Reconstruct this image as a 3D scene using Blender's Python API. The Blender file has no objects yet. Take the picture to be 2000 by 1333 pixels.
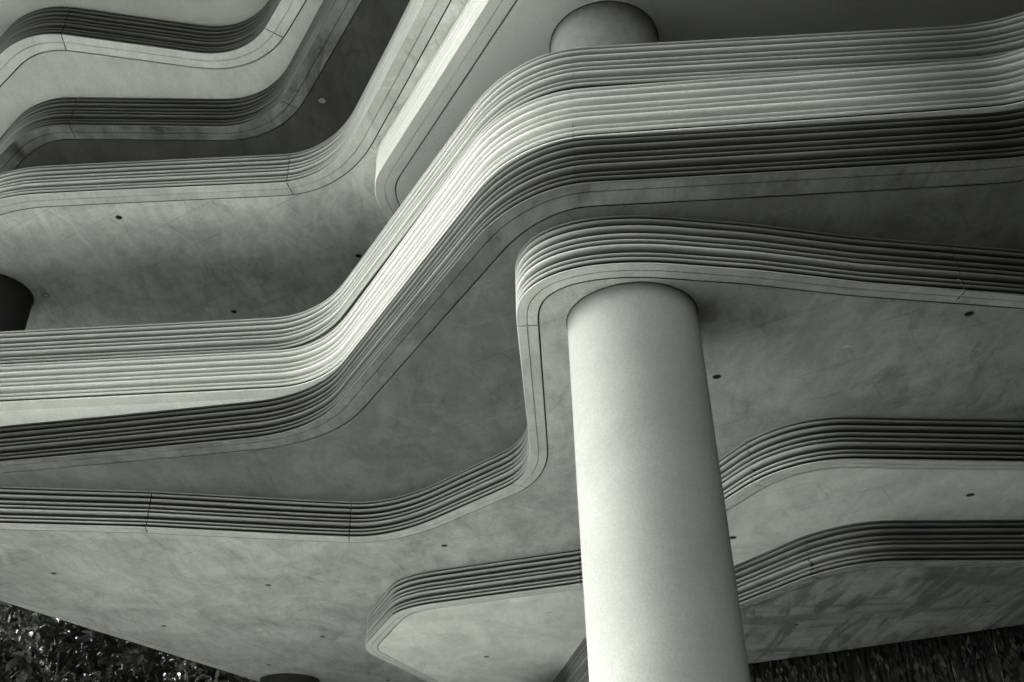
# Looking up at the underside of a building's layered, fluted concrete terraces.
# All numbers are metres; camera stands at (0, 0, 1.6); Z values below are
# heights above camera eye level and get EYE added.
import bpy, bmesh, math, random
from mathutils import Vector, Matrix, noise
random.seed(7)
EYE = 1.6
T = 0.54                      # height of one fluted band
LEVEL = dict(L1=4.02, L2=4.56, A=5.10, B3=5.64, B2=6.18, B1=6.72,
             D4=8.84, D3=9.38, D2=9.92, D1=10.46, D0=11.0)
PATH = {}
PATH['A'] = [(-0.335, 32.546), ('C', (-9.528, 13.469), (-9.974, 12.579), (-8.985, 12.19)), (-6.929, 12.545), (-5.093, 12.81), (-2.945, 13.274), ('C', (-2.35, 13.384), (-1.798, 13.485), (-1.11, 12.794)), ('C', (-0.148, 11.827), (0.23, 11.453), (0.178, 10.628)), ('C', (0.044, 7.854), (-0.019, 6.745), (1.582, 7.066)), (2.159, 7.16), (3.174, 7.394), (4.742, 7.662), (7.436, 8.172), ]
PATH['L2'] = [(2.687, 31.728), (-1.68, 20.099), ('C', (-2.595, 17.643), (-2.724, 17.257), (-2.57, 16.879)), ('C', (-2.015, 15.461), (-1.842, 15.017), (-1.261, 14.824)), (-0.633, 14.601), ('C', (0.869, 14.078), (1.166, 13.98), (1.529, 13.167)), ('C', (2.626, 10.755), (2.993, 9.95), (3.726, 10.013)), (5.657, 10.196), (8.707, 10.511), ]
PATH['L1'] = [(-0.266, 25.801), (0.654, 19.763), ('C', (1.075, 17.015), (1.207, 16.191), (1.58, 15.653)), (3.01, 13.414), ('C', (3.589, 12.499), (4.025, 11.815), (4.696, 11.857)), (6.241, 11.949), (9.525, 12.145), ]
PATH['B3'] = [(-10.417, 12.315), (-6.713, 11.767), (-5.237, 11.563), ('C', (-3.325, 11.274), (-2.503, 11.145), (-2.087, 10.414)), ('C', (-0.331, 7.329), (0.095, 6.591), (0.695, 6.561)), (1.351, 6.534), (2.652, 6.474), ('C', (4.191, 6.398), (4.529, 6.38), (4.8, 6.222)), (6.004, 5.583), ]
PATH['B2'] = [(-9.952, 11.31), (-6.567, 11.147), ('C', (-2.993, 10.975), (-2.385, 10.942), (-1.984, 10.232)), ('C', (-0.276, 7.221), (0.078, 6.602), (0.706, 6.562)), (1.405, 6.517), (2.808, 6.429), ('C', (4.231, 6.338), (4.49, 6.32), (4.688, 6.168)), (6.021, 5.248), ]
PATH['B1'] = [(-10.134, 11.272), (-6.694, 11.13), ('C', (-3.147, 10.973), (-2.527, 10.95), (-2.075, 10.189)), ('C', (-0.324, 7.222), (0.086, 6.527), (0.713, 6.501)), (1.456, 6.471), (3.227, 6.403), ('C', (4.162, 6.368), (4.432, 6.354), (4.671, 6.266)), (6.412, 5.496), ]
PATH['D4'] = [(6.457, 24.701), ('C', (-1.507, 11.361), (-2.014, 10.51), (-1.695, 9.949)), (-1.005, 8.726), (-0.227, 7.348), (0.612, 5.864), ]
PATH['D3'] = [(-10.324, 12.41), ('C', (-7.617, 11.056), (-7.16, 10.859), (-6.716, 10.843)), (-5.683, 10.806), ('C', (-3.232, 10.733), (-2.5, 10.708), (-2.048, 9.833)), (-1.456, 8.715), (-0.918, 7.674), (-0.083, 6.06), ]
PATH['D2'] = [(-10.118, 13.202), (-7.249, 10.596), ('C', (-7.062, 10.424), (-6.608, 10.013), (-6.147, 10.036)), (-4.893, 10.101), ('C', (-3.982, 10.149), (-3.35, 10.182), (-2.95, 9.539)), (-2.527, 8.862), (-2.023, 8.051), (-0.959, 6.343), ]
PATH['D1'] = [(-9.277, 11.338), (-6.989, 9.414), ('C', (-6.764, 9.223), (-6.284, 8.823), (-5.788, 8.929)), (-5.005, 9.102), ('C', (-4.139, 9.294), (-3.505, 9.433), (-3.111, 8.86)), (-2.841, 8.467), (-1.579, 6.629), ]
JOINT = {'A': [(-5.088, 12.796), (-2.365, 13.383), (-0.015, 11.706), (0.05, 7.952), (4.193, 7.562)], 'L2': [(-2.017, 15.474), (0.897, 14.057), (2.707, 10.585)], 'L1': [(3.707, 12.307)], 'D3': [(-3.108, 10.727)], 'D2': [(-6.057, 10.043), (-3.026, 9.668)], 'D1': [(-5.83, 8.932), (-3.14, 8.901)], 'B1': [(0.606, 6.504)], 'B2': [(0.602, 6.577)], 'B3': [(0.607, 6.557)]}
HOLES = [('D3', -5.731, 11.402), ('D3', -2.365, 12.491), ('D3', -4.681, 13.962), ('D3', -7.598, 13.338), ('D2', -2.486, 9.706), ('A', 2.124, 9.041), ('A', 4.345, 7.953), ('A', -1.057, 13.809), ('A', -7.022, 14.555), ('A', -3.956, 15.367), ('A', -6.255, 17.443), ('A', -3.627, 18.384), ('A', -5.043, 20.31), ('A', -2.835, 21.853), ('L2', -0.601, 17.985), ('L2', 2.788, 12.323), ('L2', 5.402, 11.104), ('L1', 4.014, 14.496), ('L1', 6.45, 13.607)]
MARKS = [('A', 3.311, 8.497), ('A', 3.771, 8.719), ('L2', 0.479, 15.397)]

sc = bpy.context.scene
COL = sc.collection

# ------------------------------------------------------------------ helpers
def link(o, parent=None):
    COL.objects.link(o)
    if parent: o.parent = parent
    return o

def empty(name, loc=(0, 0, 0)):
    o = bpy.data.objects.new(name, None)
    o.empty_display_size = 0.3
    o.location = loc
    return link(o)

def tag(o, label=None, cat=None, group=None, kind=None):
    if label: o['label'] = label
    if cat: o['category'] = cat
    if group: o['group'] = group
    if kind: o['kind'] = kind
    return o

def mesh_obj(name, verts, faces, mat, parent=None, smooth=False, attr=None, origin=None):
    me = bpy.data.meshes.new(name)
    if origin is None and parent is not None:
        origin = Vector(parent.location)
        if parent.parent: origin = origin + Vector(parent.parent.location)
    if origin is not None:
        ox, oy, oz = origin
        verts = [(v[0]-ox, v[1]-oy, v[2]-oz) for v in verts]
    me.from_pydata(verts, [], faces)
    if smooth:
        me.polygons.foreach_set('use_smooth', [True]*len(me.polygons))
    if attr:
        a = me.attributes.new('recess', 'FLOAT', 'POINT')
        a.data.foreach_set('value', attr)
    me.materials.append(mat)
    me.update()
    o = bpy.data.objects.new(name, me)
    return link(o, parent)

def N(nt, kind, **kw):
    n = nt.nodes.new(kind)
    for k, v in kw.items():
        if k in n.inputs.keys(): n.inputs[k].default_value = v
        else: setattr(n, k, v)
    return n

def math_node(nt, op, a, b=None, clamp=False):
    n = nt.nodes.new('ShaderNodeMath'); n.operation = op; n.use_clamp = clamp
    for i, x in enumerate((a, b)):
        if x is None: continue
        if isinstance(x, (int, float)): n.inputs[i].default_value = x
        else: nt.links.new(x, n.inputs[i])
    return n.outputs[0]

TINT = (0.988, 1.0, 0.968)

def pos_coords(nt, scale=(1, 1, 1), rotz=0.0, loc=(0, 0, 0)):
    g = N(nt, 'ShaderNodeNewGeometry')
    mp = N(nt, 'ShaderNodeMapping')
    mp.inputs['Scale'].default_value = scale
    mp.inputs['Rotation'].default_value = (0, 0, rotz)
    mp.inputs['Location'].default_value = loc
    nt.links.new(g.outputs['Position'], mp.inputs['Vector'])
    return mp.outputs[0]

def noise_tex(nt, vec, scale, detail=6, rough=0.6, dist=0.0):
    n = N(nt, 'ShaderNodeTexNoise', Scale=scale, Detail=detail, Roughness=rough, Distortion=dist)
    nt.links.new(vec, n.inputs['Vector'])
    return n.outputs[0]

def ramp(nt, fac, lo, hi, a, b):
    n = N(nt, 'ShaderNodeMapRange')
    n.interpolation_type = 'SMOOTHSTEP'
    n.inputs['From Min'].default_value = lo; n.inputs['From Max'].default_value = hi
    n.inputs['To Min'].default_value = a; n.inputs['To Max'].default_value = b
    nt.links.new(fac, n.inputs['Value'])
    return n.outputs[0]

def grey_bsdf(nt, value, rough=0.85, bump=None, bump_d=0.002, spec=0.3):
    """value: socket carrying the grey albedo -> slightly green grey surface"""
    comb = N(nt, 'ShaderNodeCombineColor')
    for i in range(3):
        nt.links.new(math_node(nt, 'MULTIPLY', value, TINT[i]), comb.inputs[i])
    b = N(nt, 'ShaderNodeBsdfPrincipled')
    b.inputs['Roughness'].default_value = rough
    b.inputs['Specular IOR Level'].default_value = spec
    nt.links.new(comb.outputs[0], b.inputs['Base Color'])
    if bump is not None:
        bn = N(nt, 'ShaderNodeBump')
        bn.inputs['Strength'].default_value = 1.0
        bn.inputs['Distance'].default_value = bump_d
        nt.links.new(bump, bn.inputs['Height'])
        nt.links.new(bn.outputs[0], b.inputs['Normal'])
    out = N(nt, 'ShaderNodeOutputMaterial')
    nt.links.new(b.outputs[0], out.inputs['Surface'])
    return b

def new_mat(name):
    m = bpy.data.materials.new(name); m.use_nodes = True
    m.node_tree.nodes.clear()
    return m, m.node_tree

def soffit_mat(name, val, mottle=0.16, seed=0.0, stain=0.0, rot=0.3, seams=0.16, smudge=0.14, zs=0.2, bump=0.0012):
    """cast concrete ceiling: soft clouds, formwork seams, pale smudges, fine grain"""
    m, nt = new_mat(name)
    p = pos_coords(nt, (1, 1, zs), rot, (seed*3.1, seed*7.7, seed))
    big = ramp(nt, noise_tex(nt, p, 0.75, 7, 0.66, 0.8), 0.32, 0.68, 1-mottle, 1+mottle*0.7)
    pst = pos_coords(nt, (1.7, 0.6, zs), rot+0.45, (seed, 0, 0))
    strk = ramp(nt, noise_tex(nt, pst, 2.1, 9, 0.72, 0.9), 0.34, 0.66, 1-mottle*0.7, 1+mottle*0.6)
    fine = ramp(nt, noise_tex(nt, p, 48, 4, 0.8), 0.28, 0.72, 0.88, 1.12)
    v = math_node(nt, 'MULTIPLY', big, strk)
    v = math_node(nt, 'MULTIPLY', v, fine)
    # pale rubbed patches
    psm = pos_coords(nt, (1.0, 1.9, 0.2), rot-0.5, (seed*2, 5, 0))
    sm = ramp(nt, noise_tex(nt, psm, 1.1, 9, 0.66, 1.6), 0.60, 0.70, 0.0, smudge)
    pd = pos_coords(nt, (1.6, 0.8, zs), rot+1.1, (seed, 9, 0))      # darker damp patches with firmer borders
    dk = ramp(nt, noise_tex(nt, pd, 0.9, 9, 0.7, 1.0), 0.56, 0.63, 0.0, mottle*0.8)
    sm = math_node(nt, 'SUBTRACT', sm, dk)
    sc_ = ramp(nt, noise_tex(nt, pos_coords(nt, (9, 0.5, zs), rot-0.9, (seed, 2, 0)), 1.4, 3, 0.5, 0.3), 0.70, 0.73, 0.0, smudge*0.6)
    sm = math_node(nt, 'ADD', sm, sc_)
    v = math_node(nt, 'ADD', v, sm)
    # faint seams of the formwork sheets, broken up by noise
    br = N(nt, 'ShaderNodeTexBrick')
    br.inputs['Scale'].default_value = 0.42; br.inputs['Mortar Size'].default_value = 0.009
    br.inputs['Mortar Smooth'].default_value = 1.0
    br.inputs['Color1'].default_value = (0, 0, 0, 1); br.inputs['Color2'].default_value = (0, 0, 0, 1)
    br.inputs['Mortar'].default_value = (1, 1, 1, 1)
    nt.links.new(pos_coords(nt, (1, 1, 0.0), rot+0.25, (seed, seed*2, 0)), br.inputs['Vector'])
    msk = ramp(nt, noise_tex(nt, p, 0.9, 4), 0.38, 0.60, 0.1*seams, seams)
    sv = math_node(nt, 'MULTIPLY', br.outputs['Color'], msk)
    v = math_node(nt, 'SUBTRACT', v, sv)
    if stain > 0:   # water marks with crisp borders
        p2 = pos_coords(nt, (2.2, 0.35, 0.2), 0.45, (3.3, seed, 0))
        st = ramp(nt, noise_tex(nt, p2, 1.25, 9, 0.62, 1.4), 0.45, 0.60, 0.0, stain)
        p3 = pos_coords(nt, (0.35, 1.6, 0.2), 0.75, (8.3, seed, 0))
        st2 = ramp(nt, noise_tex(nt, p3, 0.9, 9, 0.6, 0.8), 0.50, 0.62, 0.0, stain*0.8)
        s = math_node(nt, 'MAXIMUM', st, st2)
        v = math_node(nt, 'MULTIPLY', v, math_node(nt, 'SUBTRACT', 1.0, s))
    v = math_node(nt, 'MULTIPLY', v, val, True)
    h = noise_tex(nt, p, 28, 6, 0.6)
    grey_bsdf(nt, v, 0.8, h, bump)
    return m

def flute_mat(name, val, pocket_shade=0.35, rough_patch=0.15, seed=0.0):
    """precast fluted band: shade of the recesses painted into the albedo"""
    m, nt = new_mat(name)
    p = pos_coords(nt, (1, 1, 1), 0, (seed, seed*2, 0))
    pl = pos_coords(nt, (0.35, 0.35, 3.0), 0, (seed, 0, seed))
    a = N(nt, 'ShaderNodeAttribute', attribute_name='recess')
    g = ramp(nt, a.outputs['Fac'], 0.02, 0.95, 1.0, 1.0-pocket_shade)  # colour darkens into each pocket to deepen its shade
    big = ramp(nt, noise_tex(nt, pl, 1.6, 6, 0.65, 0.5), 0.3, 0.7, 1-rough_patch, 1+rough_patch)
    fine = ramp(nt, noise_tex(nt, p, 45, 5, 0.75), 0.25, 0.75, 0.90, 1.07)
    v = math_node(nt, 'MULTIPLY', math_node(nt, 'MULTIPLY', g, big), fine)
    pits = ramp(nt, noise_tex(nt, p, 60, 2, 0.5), 0.26, 0.31, 0.6, 1.0)
    v = math_node(nt, 'MULTIPLY', v, pits)
    v = math_node(nt, 'MULTIPLY', v, val, True)
    h = noise_tex(nt, p, 40, 5, 0.6)
    grey_bsdf(nt, v, 0.75, h, 0.0006)
    return m

def simple_mat(name, val, rough=0.8, amp=0.15, scale=8.0, bump=0.0):
    m, nt = new_mat(name)
    p = pos_coords(nt)
    n = noise_tex(nt, p, scale, 5, 0.65)
    v = math_node(nt, 'MULTIPLY', ramp(nt, n, 0.3, 0.7, 1-amp, 1+amp), val)
    grey_bsdf(nt, v, rough, n if bump else None, bump or 0.001)
    return m

# ------------------------------------------------------------------ plan paths
STEP = 0.05
def bez(a, b, c, d, t):
    s = 1-t
    return a*(s*s*s) + b*(3*s*s*t) + c*(3*s*t*t) + d*(t*t*t)

def build_path(items):
    raw = []
    for e in items:
        if e[0] == 'C':
            a, p, b = (Vector(q) for q in e[1:])
            h1 = a.lerp(p, 0.62); h2 = b.lerp(p, 0.62)
            for i in range(33): raw.append(bez(a, h1, h2, b, i/32))
        else:
            raw.append(Vector(e))
    # resample evenly
    out = [raw[0].copy()]; acc = 0.0
    for a, b in zip(raw, raw[1:]):
        L = (b-a).length
        if L < 1e-6: continue
        d = STEP-acc
        while d < L:
            out.append(a.lerp(b, d/L)); d += STEP
        acc = L-(d-STEP)
    out.append(raw[-1].copy())
    # ease the tiny angle changes between straight runs
    for _ in range(6):
        out = [out[0]] + [(out[i-1]+out[i]*2+out[i+1])/4 for i in range(1, len(out)-1)] + [out[-1]]
    return out

def normals(pts):
    ns = []
    for i in range(len(pts)):
        a = pts[max(0, i-1)]; b = pts[min(len(pts)-1, i+1)]
        t = (b-a).normalized()
        ns.append(Vector((t.y, -t.x)))          # outward: right-hand side of travel
    return ns

# heights of the flutes, bottom to top (the mould repeats on every band)
FL = [30, 25, 50, 27, 34, 46, 38, 20]
LIPH = 0.016
def flute_profile(scale_d=1.0):
    """list of (outward offset, height, recess, course index) going up"""
    tot = sum(FL); H = T-LIPH
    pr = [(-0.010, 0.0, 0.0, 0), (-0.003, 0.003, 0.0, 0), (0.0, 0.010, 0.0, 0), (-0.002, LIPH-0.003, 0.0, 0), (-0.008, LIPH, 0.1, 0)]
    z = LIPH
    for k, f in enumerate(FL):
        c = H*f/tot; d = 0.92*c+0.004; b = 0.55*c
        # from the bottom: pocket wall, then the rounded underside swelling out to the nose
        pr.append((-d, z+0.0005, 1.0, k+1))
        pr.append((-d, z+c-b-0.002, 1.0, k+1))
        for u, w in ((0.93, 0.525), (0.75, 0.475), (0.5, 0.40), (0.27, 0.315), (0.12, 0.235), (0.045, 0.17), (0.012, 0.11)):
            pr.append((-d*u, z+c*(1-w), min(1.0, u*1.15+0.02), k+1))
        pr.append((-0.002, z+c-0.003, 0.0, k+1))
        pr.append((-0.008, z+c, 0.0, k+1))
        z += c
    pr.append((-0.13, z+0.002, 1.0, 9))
    return pr

PROFILE = flute_profile()

def sweep(name, pts, ns, i0, i1, prof, z0, mat, parent, trim=0.0, wob=0.0016, seed=0.0):
    """sweep a profile of (offset, height, recess, course) along pts[i0..i1]"""
    vs, fs, at = [], [], []
    m = len(prof); k = 0
    idx = list(range(i0, i1+1))
    for n_i, i in enumerate(idx):
        p = pts[i]; n = ns[i]
        if trim and n_i == 0:
            p = p + (pts[i+1]-p).normalized()*trim
        if trim and n_i == len(idx)-1:
            p = p + (pts[i-1]-p).normalized()*trim
        for (o, h, r, c) in prof:
            w1 = noise.noise(Vector((i*STEP*0.7+seed, c*5.3, 1.7)))*wob*1.2
            w2 = noise.noise(Vector((i*STEP*2.6+seed, c*7.1, 9.2)))*wob*0.3
            oo = o + (w1+w2)*0.8
            hh = h + ((w1+w2) if 0.004 < h < T-0.01 else 0.0)
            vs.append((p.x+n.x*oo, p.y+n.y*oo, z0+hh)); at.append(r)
    for a in range(len(idx)-1):
        for b in range(m-1):
            v = a*m+b
            fs.append((v, v+m, v+m+1, v+1))
    # close panel ends
    if m > 8:
        fs.append(tuple(range(m-1, -1, -1)))
        e = (len(idx)-1)*m
        fs.append(tuple(range(e, e+m)))
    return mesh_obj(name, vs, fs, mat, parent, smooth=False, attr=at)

def shade_auto(o, ang=50):
    me = o.data
    me.polygons.foreach_set('use_smooth', [True]*len(me.polygons))
    bm = bmesh.new(); bm.from_mesh(me)
    lim = math.radians(ang)
    for e in bm.edges:
        if len(e.link_faces) == 2 and e.calc_face_angle(0) > lim: e.smooth = False
    bm.to_mesh(me); bm.free()

def polygon_sheet(name, poly, z, mat, parent):
    me = bpy.data.meshes.new(name)
    o0 = parent.location
    from mathutils.geometry import delaunay_2d_cdt
    n = len(poly)
    vv, ee, ff, *_ = delaunay_2d_cdt([Vector((p[0], p[1])) for p in poly], [], [list(range(n))], 1, 1e-5)
    fs = []
    for f in ff:
        ar = sum(vv[f[i]].x*vv[f[(i+1) % len(f)]].y - vv[f[(i+1) % len(f)]].x*vv[f[i]].y for i in range(len(f)))
        fs.append(tuple(f) if ar < 0 else tuple(reversed(f)))     # faces look down
    me.from_pydata([(p.x-o0.x, p.y-o0.y, z-o0.z) for p in vv], [], fs)
    me.update()
    me.materials.append(mat)
    o = bpy.data.objects.new(name, me)
    return link(o, parent)

def terrace(key, label, back, smat, fmat, lmat, lip=(0.10, 0.10), group='stacked concrete terrace slabs', zoff=0.0, cut_groove=True):
    z = LEVEL[key]+EYE
    pts = build_path(PATH[key]); ns = normals(pts)
    mid = pts[len(pts)//2]
    root = empty('terrace_slab', (round(mid.x, 2), round(mid.y, 2), z))
    tag(root, label, 'concrete slab', group)
    a, b = lip; g = 0.010
    tr = 0.0015 if key in ('B1', 'B2', 'B3') else 0.0065
    # split the edge into precast panels at the joints seen in the photo
    cuts = [0]
    for q in JOINT.get(key, []):
        q = Vector(q); cuts.append(min(range(len(pts)), key=lambda i: (pts[i]-q).length))
    cuts = sorted(set(cuts+[len(pts)-1]))
    lipprof = [(-0.010, 0.0, 0, 0), (-a+g*.6, 0.0, 0, 0), (-a+g*.4, 0.022, 1, 0), (-a-g*.4, 0.022, 1, 0),
               (-a-g*.6, 0.0, 0, 0), (-a-b, 0.0, 0, 0), (-a-b-0.001, 0.05, 1, 0)]
    if key == 'B2': lipprof = [(-0.010, 0.0, 0, 0), (-0.06, 0.0, 0, 0), (-0.12, 0.0, 0, 0), (-a-b-0.016, 0.0, 0, 0), (-a-b-0.016, 0.01, 0, 0)]
    for s, (i0, i1) in enumerate(zip(cuts, cuts[1:])):
        if i1-i0 < 2: continue
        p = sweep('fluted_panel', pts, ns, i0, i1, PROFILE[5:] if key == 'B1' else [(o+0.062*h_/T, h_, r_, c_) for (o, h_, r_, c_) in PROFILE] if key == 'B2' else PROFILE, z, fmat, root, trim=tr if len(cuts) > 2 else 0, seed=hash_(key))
        shade_auto(p, 38)
        if key == 'B1': continue
        l = sweep('edge_strip', pts, ns, i0, i1, lipprof, z, lmat, root, trim=tr if len(cuts) > 2 else 0, wob=0.0)
    # dark backing behind panels' joints
    back_prof = [(-0.125, 0.02, 1, 0), (-0.125, T-0.02, 1, 0)]
    sweep('panel_backing', pts, ns, 0, len(pts)-1, back_prof, z, M['joint'], root, wob=0)
    top_prof = [(-a-b-0.03, 0.045, 1, 0), (-0.02, 0.045, 1, 0)]
    sweep('strip_backing', pts, ns, 0, len(pts)-1, top_prof, z, M['joint'], root, wob=0)
    inner = [pts[i]-ns[i]*(a+b+0.017) for i in range(0, len(pts), 1)]
    inner = clean_inset(inner)
    poly = inner + [Vector(q) for q in back]
    polygon_sheet('soffit', poly, z, smat, root)
    return root, pts, ns

def hash_(s):
    return sum(ord(c)*(i+1) for i, c in enumerate(s)) % 97 * 1.37

def clean_inset(p):
    out = [p[0]]
    for q in p[1:]:
        if (q-out[-1]).length > 0.02: out.append(q)
    return out

# ------------------------------------------------------------------ materials
M = {}
M['joint'] = simple_mat('joint_shadow_gap', 0.03)
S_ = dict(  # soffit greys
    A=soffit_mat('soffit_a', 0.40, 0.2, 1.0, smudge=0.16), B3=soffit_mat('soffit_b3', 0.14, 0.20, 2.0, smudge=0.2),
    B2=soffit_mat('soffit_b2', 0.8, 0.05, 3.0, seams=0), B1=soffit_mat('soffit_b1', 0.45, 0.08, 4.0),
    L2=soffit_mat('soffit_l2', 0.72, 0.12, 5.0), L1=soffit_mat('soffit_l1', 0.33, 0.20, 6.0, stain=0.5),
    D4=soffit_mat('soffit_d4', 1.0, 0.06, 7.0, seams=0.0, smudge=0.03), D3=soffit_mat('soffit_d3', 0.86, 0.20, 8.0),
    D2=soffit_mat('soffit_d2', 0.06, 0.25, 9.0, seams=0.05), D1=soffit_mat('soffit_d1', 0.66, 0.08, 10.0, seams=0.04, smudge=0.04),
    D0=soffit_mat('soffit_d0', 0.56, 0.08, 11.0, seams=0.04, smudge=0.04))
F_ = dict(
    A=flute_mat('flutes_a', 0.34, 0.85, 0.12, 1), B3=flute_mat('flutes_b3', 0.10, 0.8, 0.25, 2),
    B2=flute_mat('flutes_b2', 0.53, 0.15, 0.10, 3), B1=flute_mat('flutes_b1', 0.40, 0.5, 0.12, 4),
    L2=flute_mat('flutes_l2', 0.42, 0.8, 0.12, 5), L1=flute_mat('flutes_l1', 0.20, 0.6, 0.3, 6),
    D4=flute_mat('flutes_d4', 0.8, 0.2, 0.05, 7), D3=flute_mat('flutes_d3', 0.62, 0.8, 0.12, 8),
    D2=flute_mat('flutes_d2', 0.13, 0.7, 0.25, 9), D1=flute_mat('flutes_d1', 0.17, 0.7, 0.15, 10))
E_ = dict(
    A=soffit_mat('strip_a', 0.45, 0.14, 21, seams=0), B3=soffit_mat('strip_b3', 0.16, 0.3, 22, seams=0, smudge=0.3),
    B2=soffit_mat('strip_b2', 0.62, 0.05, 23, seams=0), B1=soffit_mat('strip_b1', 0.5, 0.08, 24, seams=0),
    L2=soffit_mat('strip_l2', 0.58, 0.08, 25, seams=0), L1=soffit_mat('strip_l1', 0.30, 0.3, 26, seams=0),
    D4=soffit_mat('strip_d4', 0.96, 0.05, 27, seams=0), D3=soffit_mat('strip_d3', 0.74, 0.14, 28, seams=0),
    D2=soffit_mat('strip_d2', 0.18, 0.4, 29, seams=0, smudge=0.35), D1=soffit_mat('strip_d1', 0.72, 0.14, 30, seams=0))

# ------------------------------------------------------------------ terraces
DL = (0.14, 0.13)
BACK = {
 'A': [(9.5, 9.0), (9.5, 32.5)],
 'L2': [(11, 11.5), (11, 31.7)],
 'L1': [(12, 12.5), (12, 13.0), (7.452, 14.807), (3.769, 16.751), (0.748, 18.343), (-0.1, 19.5)],
 'B3': [(9, 8), (9, 14), (0, 17.5), (-10.6, 15.5)],
 'B2': [(9, 8), (9, 12), (-10.1, 14.0)],
 'B1': [(9, 8), (9, 12), (-10.3, 14.0)],
 'D4': [(9.5, 5), (9.5, 24.7)],
 'D3': [(9.5, 5), (9.5, 22.0), (-10.5, 22.0)],
 'D2': [(5, 6), (5, 20.0), (-10.5, 20.0)],
 'D1': [(4, 6), (4, 18.0), (-10.0, 18.0)],
}
LABEL = {
 'A': 'pale concrete slab with a rounded lobed edge that bears on the big round column top',
 'L2': 'mid height slab with a pointed lobe left of the column and a curved edge right of it',
 'L1': 'lowest slab at lower right with dark water stained underside above the streaked wall',
 'B3': 'dark grooved band with rough dark underside, lowest of the three bands crossing the centre',
 'B2': 'bright grooved band, middle of the three bands crossing the centre',
 'B1': 'grey grooved parapet band, topmost of the three bands crossing the centre',
 'D4': 'white slab with smooth rounded tip pointing down behind the central bands',
 'D3': 'pale banded slab at upper left whose wide mottled underside holds round fittings',
 'D2': 'dark banded slab at upper left with a blackened underside and one capped fitting',
 'D1': 'highest banded slab in the top left corner with a light grey lip',
}
LIPS = {'B3': (0.115, 0.19), 'D1': DL, 'D2': DL, 'D3': DL, 'D4': DL}
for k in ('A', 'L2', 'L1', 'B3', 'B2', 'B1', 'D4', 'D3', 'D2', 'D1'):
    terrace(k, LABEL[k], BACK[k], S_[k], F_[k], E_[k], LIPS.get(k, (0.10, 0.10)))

# top slab over everything
D0X = -11.8
z = LEVEL['D0']+EYE
root = empty('terrace_slab', (-3, 8, z))
tag(root, 'plain pale ceiling slab seen above the highest band in the top left corner', 'concrete slab')
polygon_sheet('soffit', [Vector(q) for q in ((D0X, -1.0), (12, -1.0), (12, 30), (D0X, 30))], z, S_['D0'], root)

# ------------------------------------------------------------------ columns
BEAD = simple_mat('sealant', 0.07, 0.8, 0.5, 30)
COLU = soffit_mat('column_upper', 0.16, 0.2, 42, seams=0.0, zs=1.0)
def column(loc, r, ztop, label, mat, split=None):
    root = empty('round_column', (loc[0], loc[1], 0))
    tag(root, label, 'column', 'round concrete columns')
    n = 128
    zs = [0.0]; 
    k = int(ztop/0.25)
    zs = [ztop*i/k for i in range(k+1)]
    vs, fs = [], []
    for zz in zs:
        for i in range(n):
            a = 2*math.pi*i/n
            rr = r + noise.noise(Vector((math.cos(a)*1.2, math.sin(a)*1.2, zz*0.5)))*0.003
            vs.append((loc[0]+rr*math.cos(a), loc[1]+rr*math.sin(a), zz))
    for j in range(len(zs)-1):
        for i in range(n):
            fs.append((j*n+i, j*n+(i+1) % n, (j+1)*n+(i+1) % n, (j+1)*n+i))
    if split:      # the shaft turns a darker grey above the split height
        kk = min(range(len(zs)), key=lambda q: abs(zs[q]-split))
        nv = (kk+1)*n; nf = kk*n
        mesh_obj('shaft', vs[:nv], fs[:nf], mat, root, smooth=True)
        up = mesh_obj('upper_shaft', vs[kk*n:], [tuple(q-kk*n for q in f) for f in fs[nf:]], COLU, root, smooth=True)
        up['label'] = 'darker grey top length of the column'
    else:
        mesh_obj('shaft', vs, fs, mat, root, smooth=True)
    # thin sealant bead where the shaft meets each ceiling
    for zt_ in [q for q in (LEVEL['A']+EYE, LEVEL['D4']+EYE, LEVEL['D3']+EYE) if abs(q-ztop) < 0.01 or (split and q < ztop)]:
        vs, fs = [], []
        for i in range(n):
            a = 2*math.pi*i/n
            e = 0.004*noise.noise(Vector((math.cos(a)*14, math.sin(a)*14, zt_)))
            for (rr, zz) in ((r-0.004, -0.010+e), (r+0.005+e, -0.010+e), (r+0.011+e, -0.001)):
                vs.append((loc[0]+rr*math.cos(a), loc[1]+rr*math.sin(a), zt_+zz))
        for i in range(n):
            for j in (0, 1):
                v = i*3+j; w_ = ((i+1) % n)*3+j
                fs.append((v, w_, w_+1, v+1))
        mesh_obj('sealant_bead', vs, fs, BEAD, root)
    # plinth ring on the paving
    vs, fs = [], []
    pr = [(r+0.002, 0.0), (r+0.06, 0.0), (r+0.06, 0.10), (r+0.045, 0.115), (r-0.01, 0.115)]
    for (rr, zz) in pr:
        for i in range(64):
            a = 2*math.pi*i/64
            vs.append((loc[0]+rr*math.cos(a), loc[1]+rr*math.sin(a), zz))
    for j in range(len(pr)-1):
        for i in range(64):
            fs.append((j*64+i, j*64+(i+1) % 64, (j+1)*64+(i+1) % 64, (j+1)*64+i))
    mesh_obj('base_ring', vs, fs, mat, root)
    return root
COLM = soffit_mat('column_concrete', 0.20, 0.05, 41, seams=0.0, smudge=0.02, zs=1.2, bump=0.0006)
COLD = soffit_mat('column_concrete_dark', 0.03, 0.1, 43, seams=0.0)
column((1.138, 7.902), 0.612, LEVEL['D4']+EYE, 'big smooth pale column rising through the lobed slab in front', COLM, 7.2)
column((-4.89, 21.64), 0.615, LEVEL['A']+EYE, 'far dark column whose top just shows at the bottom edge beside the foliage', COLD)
column((-8.42, 13.22), 0.612, LEVEL['D3']+EYE, 'shaded dark column at the left edge above the grooved bands', COLD)

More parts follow.
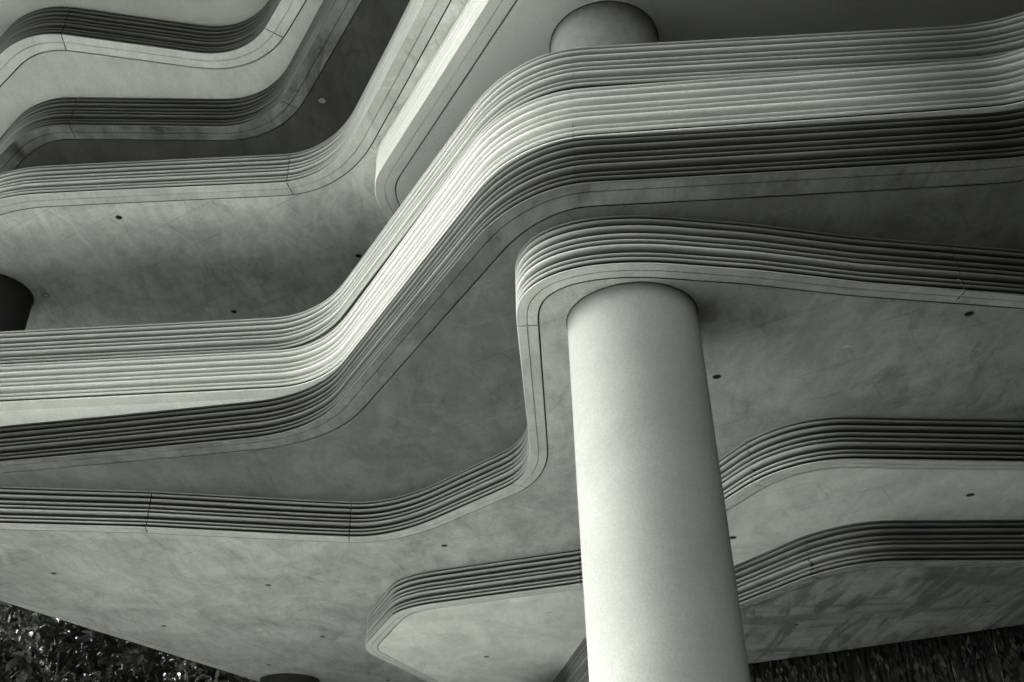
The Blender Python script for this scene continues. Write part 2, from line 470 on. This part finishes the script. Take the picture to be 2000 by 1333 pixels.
# ------------------------------------------------------------------ small ceiling fittings
M['rim'] = simple_mat('fitting_rim', 0.20, 0.5)
M['hole'] = simple_mat('fitting_dark', 0.012, 0.5)
M['cap'] = simple_mat('fitting_pale_cap', 0.8, 0.6)
HL = ['small round fitting in the upper left mottled ceiling, farthest left of its dark pair',
 'small dark round fitting on the mottled ceiling beside the bright diagonal band',
 'small round fitting on the shaded ceiling just above the grooved parapet at left',
 'broken pale round fitting beside the dark left edge column',
 'pale capped round fitting in the blackened ceiling near the top',
 'dark round fitting immediately right of the big column',
 'dark round fitting under the right hand lobed slab edge',
 'dark round fitting left of the big column below the fluted bend',
 'dark round fitting near the left edge above the foliage',
 'dark round fitting at the middle of the wide lower left ceiling',
 'dark round fitting just above the sloping edge over the foliage',
 'dark round fitting left of the pointed lobe tip',
 'tiny dark fitting just above the far column top',
 'tiny dark fitting at the bottom edge left of the pointed slab',
 'dark round fitting on the pale underside of the pointed lobe',
 'dark fitting touching the outline of the big column at its right, lower down',
 'dark fitting on the ceiling between the two right hand curved bands',
 'black fitting on the water stained ceiling close to the column',
 'black fitting on the water stained ceiling at far right']
def disc(cx, cy, z, r, n=28):
    return [(cx+r*math.cos(2*math.pi*i/n), cy+r*math.sin(2*math.pi*i/n), z) for i in range(n)]
for i, (k, x, y) in enumerate(HOLES):
    z = LEVEL[k]+EYE
    root = empty('ceiling_fitting', (x, y, z))
    tag(root, HL[i], 'ceiling fitting', 'round fittings in the concrete ceilings')
    r = 0.050
    if i == 4: r = 0.060
    pale = i in (3, 4)
    if i == 4: M['cap'] = simple_mat('fitting_cap_grey', 0.2, 0.6)
    n = 28
    vs = disc(x, y, z+0.001, r) + disc(x, y, z-0.004, r-0.001) + disc(x, y, z-0.004, r-0.009) + disc(x, y, z-0.0012, r-0.010)
    fs = []
    for j in range(3):
        for q in range(n):
            fs.append((j*n+q, j*n+(q+1) % n, (j+1)*n+(q+1) % n, (j+1)*n+q))
    mesh_obj('rim', vs, fs, M['rim'] if not pale else M['hole'], root)
    vs = disc(x, y, z-0.0018, r-0.0085)
    mesh_obj('cover', vs, [tuple(range(n))], M['cap'] if pale else M['hole'], root)

# chipped pale repair marks on the ceilings
for (k, x, y), lab, rr in zip(MARKS, ('thin pale plaster chip right of the big column', 'pale plaster patch on dark ceiling at right', 'small crack chip on the pointed slab underside',
        'pale repair smear at the elbow of the dark band lip, lower left end', 'pale repair patch halfway up the diagonal dark lip', 'pale speckled repair patch near the upper part of the diagonal dark lip',
        'larger faint smear on the dark ceiling beside the elbow of the lip', 'faint oval patch at the left of the wide lower ceiling'), (0.05, 0.07, 0.03, 0.09, 0.05, 0.045, 0.10, 0.12)):
    z = LEVEL[k]+EYE-0.003
    vs = []
    for i in range(18):
        a = 2*math.pi*i/18; q = rr*(0.45+0.8*random.random())
        vs.append((x+q*1.5*math.cos(a)-q*0.5*math.sin(a), y+q*0.7*math.sin(a), z))
    o = mesh_obj('plaster_patch', vs, [tuple(range(18))], simple_mat('plaster', {'B3': 0.27, 'A': 0.50, 'L2': 0.4}[k], 0.9, 0.35, 14), None, origin=(x, y, z))
    o.location = (x, y, z)
    tag(o, lab, 'plaster patch')

# ------------------------------------------------------------------ streaked wall, lower right
def wall_mat():
    m, nt = new_mat('dark_streaked_stone')
    p = pos_coords(nt, (9, 9, 0.5))
    n1 = noise_tex(nt, p, 1.6, 8, 0.7, 0.3)
    p2 = pos_coords(nt, (16, 16, 1.5), 0, (3, 1, 0))
    n2 = noise_tex(nt, p2, 1.0, 6, 0.6, 0.5)
    v = math_node(nt, 'ADD', ramp(nt, n1, 0.35, 0.7, 0.001, 0.006), ramp(nt, n2, 0.68, 0.76, 0.0, 0.03))
    grey_bsdf(nt, v, 0.5, n1, 0.02, 0.25)
    return m
WM = wall_mat()
wa = Vector((-0.2, 18.84)); wb = Vector((13.0, 11.88)); wd = (wb-wa).normalized(); wn = Vector((wd.y, -wd.x))
zt = LEVEL['L1']+EYE
root = empty('green_wall', (wa.x, wa.y, 0)); tag(root, 'dark wall hung with stringy creeper under the stained slab at lower right', 'wall')
vs, fs = [], []
nx, nz = 360, 26
for i in range(nx+1):
    for j in range(nz+1):
        q = wa + (wb-wa)*(i/nx)
        zz = zt*j/nz+ (0.003 if j == nz else 0)
        d = 0.035*noise.noise(Vector((i*0.85, zz*1.1, 0.3))) + 0.025*noise.noise(Vector((i*2.3, zz*2.6, 4.3)))
        q = q + wn*d
        vs.append((q.x, q.y, zz))
for i in range(nx):
    for j in range(nz):
        v = i*(nz+1)+j
        fs.append((v, v+nz+1, v+nz+2, v+1))
mesh_obj('stone_face', vs, fs, WM, root)
# trickles of water / hanging fibres catching the light
vs, fs = [], []
for s in range(260):
    u = random.random(); q = wa.lerp(wb, u) + wn*(0.07+0.05*random.random())
    z1 = zt-0.05-random.random()**1.3*3.2; ln = 0.12+random.random()**2*0.9; w = 0.002+0.004*random.random()
    x = 0; n = 8; ph = random.random()*9
    b0 = len(vs)
    for j in range(n+1):
        x += random.uniform(-0.012, 0.012)
        ww = w*(0.4+0.6*math.sin(math.pi*j/n))
        c = q + wd*x; zz = z1-ln*j/n
        vs.append((c.x-wd.x*ww, c.y-wd.y*ww, zz)); vs.append((c.x+wn.x*ww, c.y+wn.y*ww, zz)); vs.append((c.x+wd.x*ww, c.y+wd.y*ww, zz))
    for j in range(n):
        for k in (0, 1):
            v = b0+j*3+k; fs.append((v, v+1, v+4, v+3))
o = mesh_obj('hanging_fibres', vs, fs, simple_mat('fibre', 0.22, 0.4, 0.6, 3.0), root)
tag(o, kind='stuff')

vs, fs, at = [], [], []
rl = random.Random(21)
for s in range(9000):
    u = rl.random(); q = wa.lerp(wb, u) + wn*(0.05+0.16*rl.random())
    zc = zt-0.03-rl.random()*3.6; L = rl.uniform(0.05, 0.16); W = L*rl.uniform(0.12, 0.3)
    d = Vector((rl.uniform(-.35, .35), rl.uniform(-.35, .35), -1)).normalized()
    sx = Vector((wd.x, wd.y, rl.uniform(-.4, .4))).normalized()
    c = Vector((q.x, q.y, zc)); k = len(vs)
    vs += [tuple(c), tuple(c+d*L*0.5+sx*W), tuple(c+d*L), tuple(c+d*L*0.5-sx*W)]
    at += [rl.choice((0.1, 0.15, 0.2, 0.3, 0.5, 1.6))]*4
    fs.append((k, k+1, k+2, k+3))
wall_leaf_data = (vs, fs, at, root)
# ------------------------------------------------------------------ ground
def ground_mat():
    m, nt = new_mat('paving')
    g = N(nt, 'ShaderNodeNewGeometry'); sp = N(nt, 'ShaderNodeSeparateXYZ'); nt.links.new(g.outputs['Position'], sp.inputs[0])
    p = pos_coords(nt)
    n = noise_tex(nt, p, 0.8, 6, 0.6)
    v = ramp(nt, n, 0.3, 0.7, 0.9, 1.05)
    br = N(nt, 'ShaderNodeTexBrick'); br.inputs['Scale'].default_value = 1.2; br.inputs['Mortar Size'].default_value = 0.008
    br.inputs['Color1'].default_value = (1, 1, 1, 1); br.inputs['Color2'].default_value = (0.9, 0.9, 0.9, 1); br.inputs['Mortar'].default_value = (0.4, 0.4, 0.4, 1)
    nt.links.new(p, br.inputs['Vector'])
    v = math_node(nt, 'MULTIPLY', v, br.outputs['Color'])
    # unseen ground: pale strip added to bounce light upward, dark around it
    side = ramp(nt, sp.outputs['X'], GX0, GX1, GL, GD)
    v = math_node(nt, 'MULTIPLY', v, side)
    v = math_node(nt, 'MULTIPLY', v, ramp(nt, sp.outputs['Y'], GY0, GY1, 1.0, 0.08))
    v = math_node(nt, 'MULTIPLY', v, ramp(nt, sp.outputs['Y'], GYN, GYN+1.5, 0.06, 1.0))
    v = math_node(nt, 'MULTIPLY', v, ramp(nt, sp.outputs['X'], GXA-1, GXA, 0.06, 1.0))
    grey_bsdf(nt, v, 0.7)
    return m
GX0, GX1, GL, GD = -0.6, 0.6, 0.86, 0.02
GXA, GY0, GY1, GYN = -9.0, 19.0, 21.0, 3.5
GM = ground_mat()
R_ = 600
g = mesh_obj('ground', [(-R_, -R_, 0), (R_, -R_, 0), (R_, R_, 0), (-R_, R_, 0)], [(0, 1, 2, 3)], GM)
tag(g, kind='structure')

# ------------------------------------------------------------------ trees beyond the slab, lower left
def leaf_mat(name, val):
    m, nt = new_mat(name)
    a = N(nt, 'ShaderNodeAttribute', attribute_name='recess')
    v = math_node(nt, 'MULTIPLY', a.outputs['Fac'], val)
    comb = N(nt, 'ShaderNodeCombineColor')
    for i in range(3): nt.links.new(math_node(nt, 'MULTIPLY', v, TINT[i]), comb.inputs[i])
    b = N(nt, 'ShaderNodeBsdfPrincipled'); b.inputs['Roughness'].default_value = 0.42
    nt.links.new(comb.outputs[0], b.inputs['Base Color'])
    tr = N(nt, 'ShaderNodeBsdfTranslucent'); nt.links.new(comb.outputs[0], tr.inputs['Color'])
    mx = N(nt, 'ShaderNodeMixShader'); mx.inputs[0].default_value = 0.25
    nt.links.new(b.outputs[0], mx.inputs[1]); nt.links.new(tr.outputs[0], mx.inputs[2])
    out = N(nt, 'ShaderNodeOutputMaterial'); nt.links.new(mx.outputs[0], out.inputs['Surface'])
    return m
LM = leaf_mat('leaves', 0.045)
o = mesh_obj('creeper_leaves', wall_leaf_data[0], wall_leaf_data[1], LM, wall_leaf_data[3], attr=wall_leaf_data[2]); tag(o, kind='stuff')
BARK = simple_mat('bark', 0.06, 0.9, 0.3, 20, 0.01)

def tube(vs, fs, a, b, ra, rb, n=8):
    a = Vector(a); b = Vector(b); d = (b-a).normalized()
    u = d.orthogonal().normalized(); w = d.cross(u)
    k = len(vs)
    for (c, r) in ((a, ra), (b, rb)):
        for i in range(n):
            t = 2*math.pi*i/n
            q = c+u*(r*math.cos(t))+w*(r*math.sin(t)); vs.append(tuple(q))
    for i in range(n): fs.append((k+i, k+(i+1) % n, k+n+(i+1) % n, k+n+i))

def tree(x, y, h, cr, label, nleaf, leaf=0.2, seed=1):
    rnd = random.Random(seed)
    root = empty('broadleaf_tree', (x, y, 0)); tag(root, label, 'tree', 'trees beyond the slab edge')
    vs, fs = [], []
    p = Vector((x, y, 0)); top = Vector((x+rnd.uniform(-.3, .3), y, h*0.45))
    tube(vs, fs, p, top, 0.22, 0.15)
    tips = []
    for i in range(9):
        a = rnd.uniform(0, 6.28); el = rnd.uniform(0.3, 1.2); L = h*rnd.uniform(.28, .5)
        q = top+Vector((math.cos(a)*math.cos(el), math.sin(a)*math.cos(el), math.sin(el)))*L
        tube(vs, fs, top, q, 0.09, 0.03, 6)
        for j in range(5):
            s = rnd.uniform(0.4, 1); o = top.lerp(q, s)
            e = o+Vector((rnd.uniform(-1, 1), rnd.uniform(-1, 1), rnd.uniform(-.5, .9)))*1.1
            tube(vs, fs, o, e, 0.03, 0.01, 5); tips.append(e)
    mesh_obj('trunk', vs, fs, BARK, root, smooth=True)
    vs, fs, at = [], [], []
    cz = h*0.62
    cents = []
    for i in range(nleaf//11):
        while True:
            d = Vector((rnd.uniform(-1, 1), rnd.uniform(-1, 1), rnd.uniform(-1, 1)))
            if d.length < 1 and d.length > 0.25: break
        cents.append(Vector((x, y, cz))+Vector((d.x*cr, d.y*cr, d.z*h*0.45)))
    for c in cents:
        base_t = rnd.choice((0.3, 0.4, 0.5, 0.7, 0.9, 1.2, 3.5))  # brightest tone paints a few clumps as if sunlit
        ax = Vector((rnd.uniform(-1, 1), rnd.uniform(-1, 1), rnd.uniform(-.3, 1))).normalized()
        for j in range(11):
            a = rnd.uniform(0, 6.28)
            u = ax.orthogonal().normalized(); w = ax.cross(u)
            d = (u*math.cos(a)+w*math.sin(a)+ax*rnd.uniform(0.1, 0.9)).normalized()
            L = leaf*rnd.uniform(0.7, 1.4); W = L*rnd.uniform(0.2, 0.3)
            s = d.cross(Vector((rnd.uniform(-1, 1), rnd.uniform(-1, 1), 1.2))).normalized()
            up = s.cross(d).normalized()
            o = c+d*0.03+Vector((rnd.gauss(0, .1), rnd.gauss(0, .1), rnd.gauss(0, .1)))
            k = len(vs)
            for (t, ww, hh) in ((0, 0, 0), (.3, .8, .02), (.6, .9, .02), (1.0, 0, -.12)):
                m_ = o+d*(L*t)+up*(hh*L)
                if ww == 0: vs.append(tuple(m_)); 
                else:
                    vs.append(tuple(m_-s*W*ww+up*0.16*W)); vs.append(tuple(m_-up*0.1*W)); vs.append(tuple(m_+s*W*ww+up*0.16*W))
            t_ = base_t*rnd.uniform(0.6, 1.4)
            at += [t_]*8
            fs += [(k, k+2, k+1), (k, k+3, k+2), (k+1, k+2, k+5, k+4), (k+2, k+3, k+6, k+5), (k+4, k+5, k+7), (k+5, k+6, k+7)]
    mesh_obj('crown', vs, fs, LM, root, smooth=False, attr=at)
    return root
tree(-11.3, 22.5, 9.0, 3.6, 'dense dark tree at the far left below the sloping slab edge', 14000, 0.26, 3)
tree(-6.6, 25.0, 8.5, 3.2, 'dark leafy tree right of its neighbour, tapering out under the slab edge', 12000, 0.26, 5)
tree(-12.6, 15.0, 6.6, 2.5, 'added tree out of view at left, shading the slab end', 8000, 0.3, 11)  # put in off frame to darken the far left slab
tree(-15.5, 30.0, 12.0, 5.0, 'tall dark tree behind, its leaves filling the gaps at far left', 9000, 0.34, 8)
tree(-9.5, 32.0, 11.5, 4.8, 'dark tree behind, its leaves filling the gaps between the front two', 9000, 0.34, 9)

# ------------------------------------------------------------------ unseen masses added to block light
def box(name, x0, y0, z0, x1, y1, z1, mat, label, cat):
    vs = [(x0, y0, z0), (x1, y0, z0), (x1, y1, z0), (x0, y1, z0), (x0, y0, z1), (x1, y0, z1), (x1, y1, z1), (x0, y1, z1)]
    fs = [(0, 3, 2, 1), (4, 5, 6, 7), (0, 1, 5, 4), (1, 2, 6, 5), (2, 3, 7, 6), (3, 0, 4, 7)]
    c = ((x0+x1)/2, (y0+y1)/2, z0)
    o = mesh_obj(name, vs, fs, mat, None, origin=c); o.location = c
    return tag(o, label, cat)
WX = 0.5; NBY = -3.0
M['blocker'] = simple_mat('blocker_dark', 0.04, 0.8, 0.1, 2)
box('blocker_wall', 8.9, -5, 0, 9.4, 30, 14, M['blocker'], 'added dark wall out of view at right, blocking light', 'wall')
box('blocker_wall', -3, 22.8, 7.3, 9.6, 23.2, 12.6, M['blocker'], 'added dark wall behind the upper terraces, blocking sky light', 'wall')

box('blocker_wing', 2.75, -5.0, 0, 8.9, 3.2, 12.6, M['blocker'], 'added dark block behind the viewer at right, cutting front light', 'light blocker')
box('blocker_mass', -17, -8.0, 0, -12, NBY, 16, M['blocker'], 'added dark block at the left behind the viewer, narrowing the light', 'light blocker')
box('blocker_wing', 3.95, 3.2, 0, 8.9, 4.45, 12.6, M['blocker'], 'added dark step beside the larger block, darkening the right hand bands', 'light blocker')
# planted floor of the terrace behind the top parapet
root = empty('terrace_planter', (0, 9, LEVEL['B1']+EYE+0.25))
tag(root, 'dark soil bed on the terrace behind the grooved parapet', 'planter')
bp_ = build_path(PATH['B1']); bn_ = normals(bp_)
polygon_sheet('soil', [bp_[i]-bn_[i]*0.16 for i in range(0, len(bp_), 4)] + [Vector(q) for q in ((8.8, 8), (8.8, 22), (-10.3, 22))], LEVEL['B1']+EYE+0.25, simple_mat('soil', 0.03), root)
# ------------------------------------------------------------------ light
CL0, CL1, CLD, CLB = 0.72, 0.985, 0.0, 13.0
CLF = 19.0
SUN_AZ = math.radians(-78)      # measured from +Y towards +X: light from the left
SUN_EL = math.radians(37)
w = bpy.data.worlds.new('World'); sc.world = w; w.use_nodes = True
nt = w.node_tree; nt.nodes.clear()
sky = nt.nodes.new('ShaderNodeTexSky'); sky.sky_type = 'NISHITA'; sky.sun_disc = False
sky.sun_elevation = SUN_EL; sky.sun_rotation = SUN_AZ; sky.air_density = 1.0; sky.dust_density = 3.0
hs = nt.nodes.new('ShaderNodeHueSaturation'); hs.inputs['Saturation'].default_value = 0.0
nt.links.new(sky.outputs[0], hs.inputs['Color'])
# sky shaped for light: added bright lobe low at the left, dark elsewhere
tc = nt.nodes.new('ShaderNodeTexCoord')
dp = nt.nodes.new('ShaderNodeVectorMath'); dp.operation = 'DOT_PRODUCT'
nt.links.new(tc.outputs['Generated'], dp.inputs[0]); dp.inputs[1].default_value = Vector((-0.98, 0.08, 0.12)).normalized()
cl = ramp(nt, dp.outputs['Value'], CL0, CL1, CLD, CLB)
dp2 = nt.nodes.new('ShaderNodeVectorMath'); dp2.operation = 'DOT_PRODUCT'
nt.links.new(tc.outputs['Generated'], dp2.inputs[0]); dp2.inputs[1].default_value = Vector((-0.36, 0.92, 0.24)).normalized()
cl = math_node(nt, 'ADD', cl, ramp(nt, dp2.outputs['Value'], 0.95, 0.99, 0.0, 0.35))
dp3 = nt.nodes.new('ShaderNodeVectorMath'); dp3.operation = 'DOT_PRODUCT'     # second bright lobe added behind the camera to light the column
nt.links.new(tc.outputs['Generated'], dp3.inputs[0]); dp3.inputs[1].default_value = Vector((-0.05, -1.0, 0.20)).normalized()
cl = math_node(nt, 'ADD', cl, ramp(nt, dp3.outputs['Value'], 0.88, 0.98, 0.0, CLF))
vm = nt.nodes.new('ShaderNodeVectorMath'); vm.operation = 'SCALE'
nt.links.new(hs.outputs[0], vm.inputs[0]); nt.links.new(cl, vm.inputs['Scale'])
tm = nt.nodes.new('ShaderNodeVectorMath'); tm.operation = 'MULTIPLY'      # faint cream green cast of the toned picture
nt.links.new(vm.outputs[0], tm.inputs[0]); tm.inputs[1].default_value = (0.965, 1.0, 0.925)
bg = nt.nodes.new('ShaderNodeBackground'); bg.inputs['Strength'].default_value = 0.15
nt.links.new(tm.outputs[0], bg.inputs['Color'])
ow = nt.nodes.new('ShaderNodeOutputWorld'); nt.links.new(bg.outputs[0], ow.inputs['Surface'])

sd = bpy.data.lights.new('sun', 'SUN'); sd.energy = 5.0; sd.angle = math.radians(3); sd.color = (0.975, 1.0, 0.93)
so = bpy.data.objects.new('sun', sd); COL.objects.link(so)
dirv = Vector((math.sin(SUN_AZ)*math.cos(SUN_EL), math.cos(SUN_AZ)*math.cos(SUN_EL), math.sin(SUN_EL)))
so.rotation_euler = dirv.to_track_quat('Z', 'Y').to_euler()
so.location = dirv*40

# ------------------------------------------------------------------ camera
cd = bpy.data.cameras.new('camera'); cd.sensor_width = 36.0; cd.lens = 34.992
cd.clip_start = 0.05; cd.clip_end = 3000
co = bpy.data.objects.new('camera', cd); COL.objects.link(co)
Rm = Matrix(((0.99966, 0.02613, 0.0), (0.01376, -0.52651, -0.85006), (-0.02222, 0.84977, -0.52669)))
co.matrix_world = Matrix.Translation((0, 0, EYE)) @ Rm.to_4x4()
sc.camera = co
sc.view_settings.view_transform = 'Standard'
sc.view_settings.look = 'None'
sc.view_settings.exposure = 0.0
sc.view_settings.gamma = 1.0
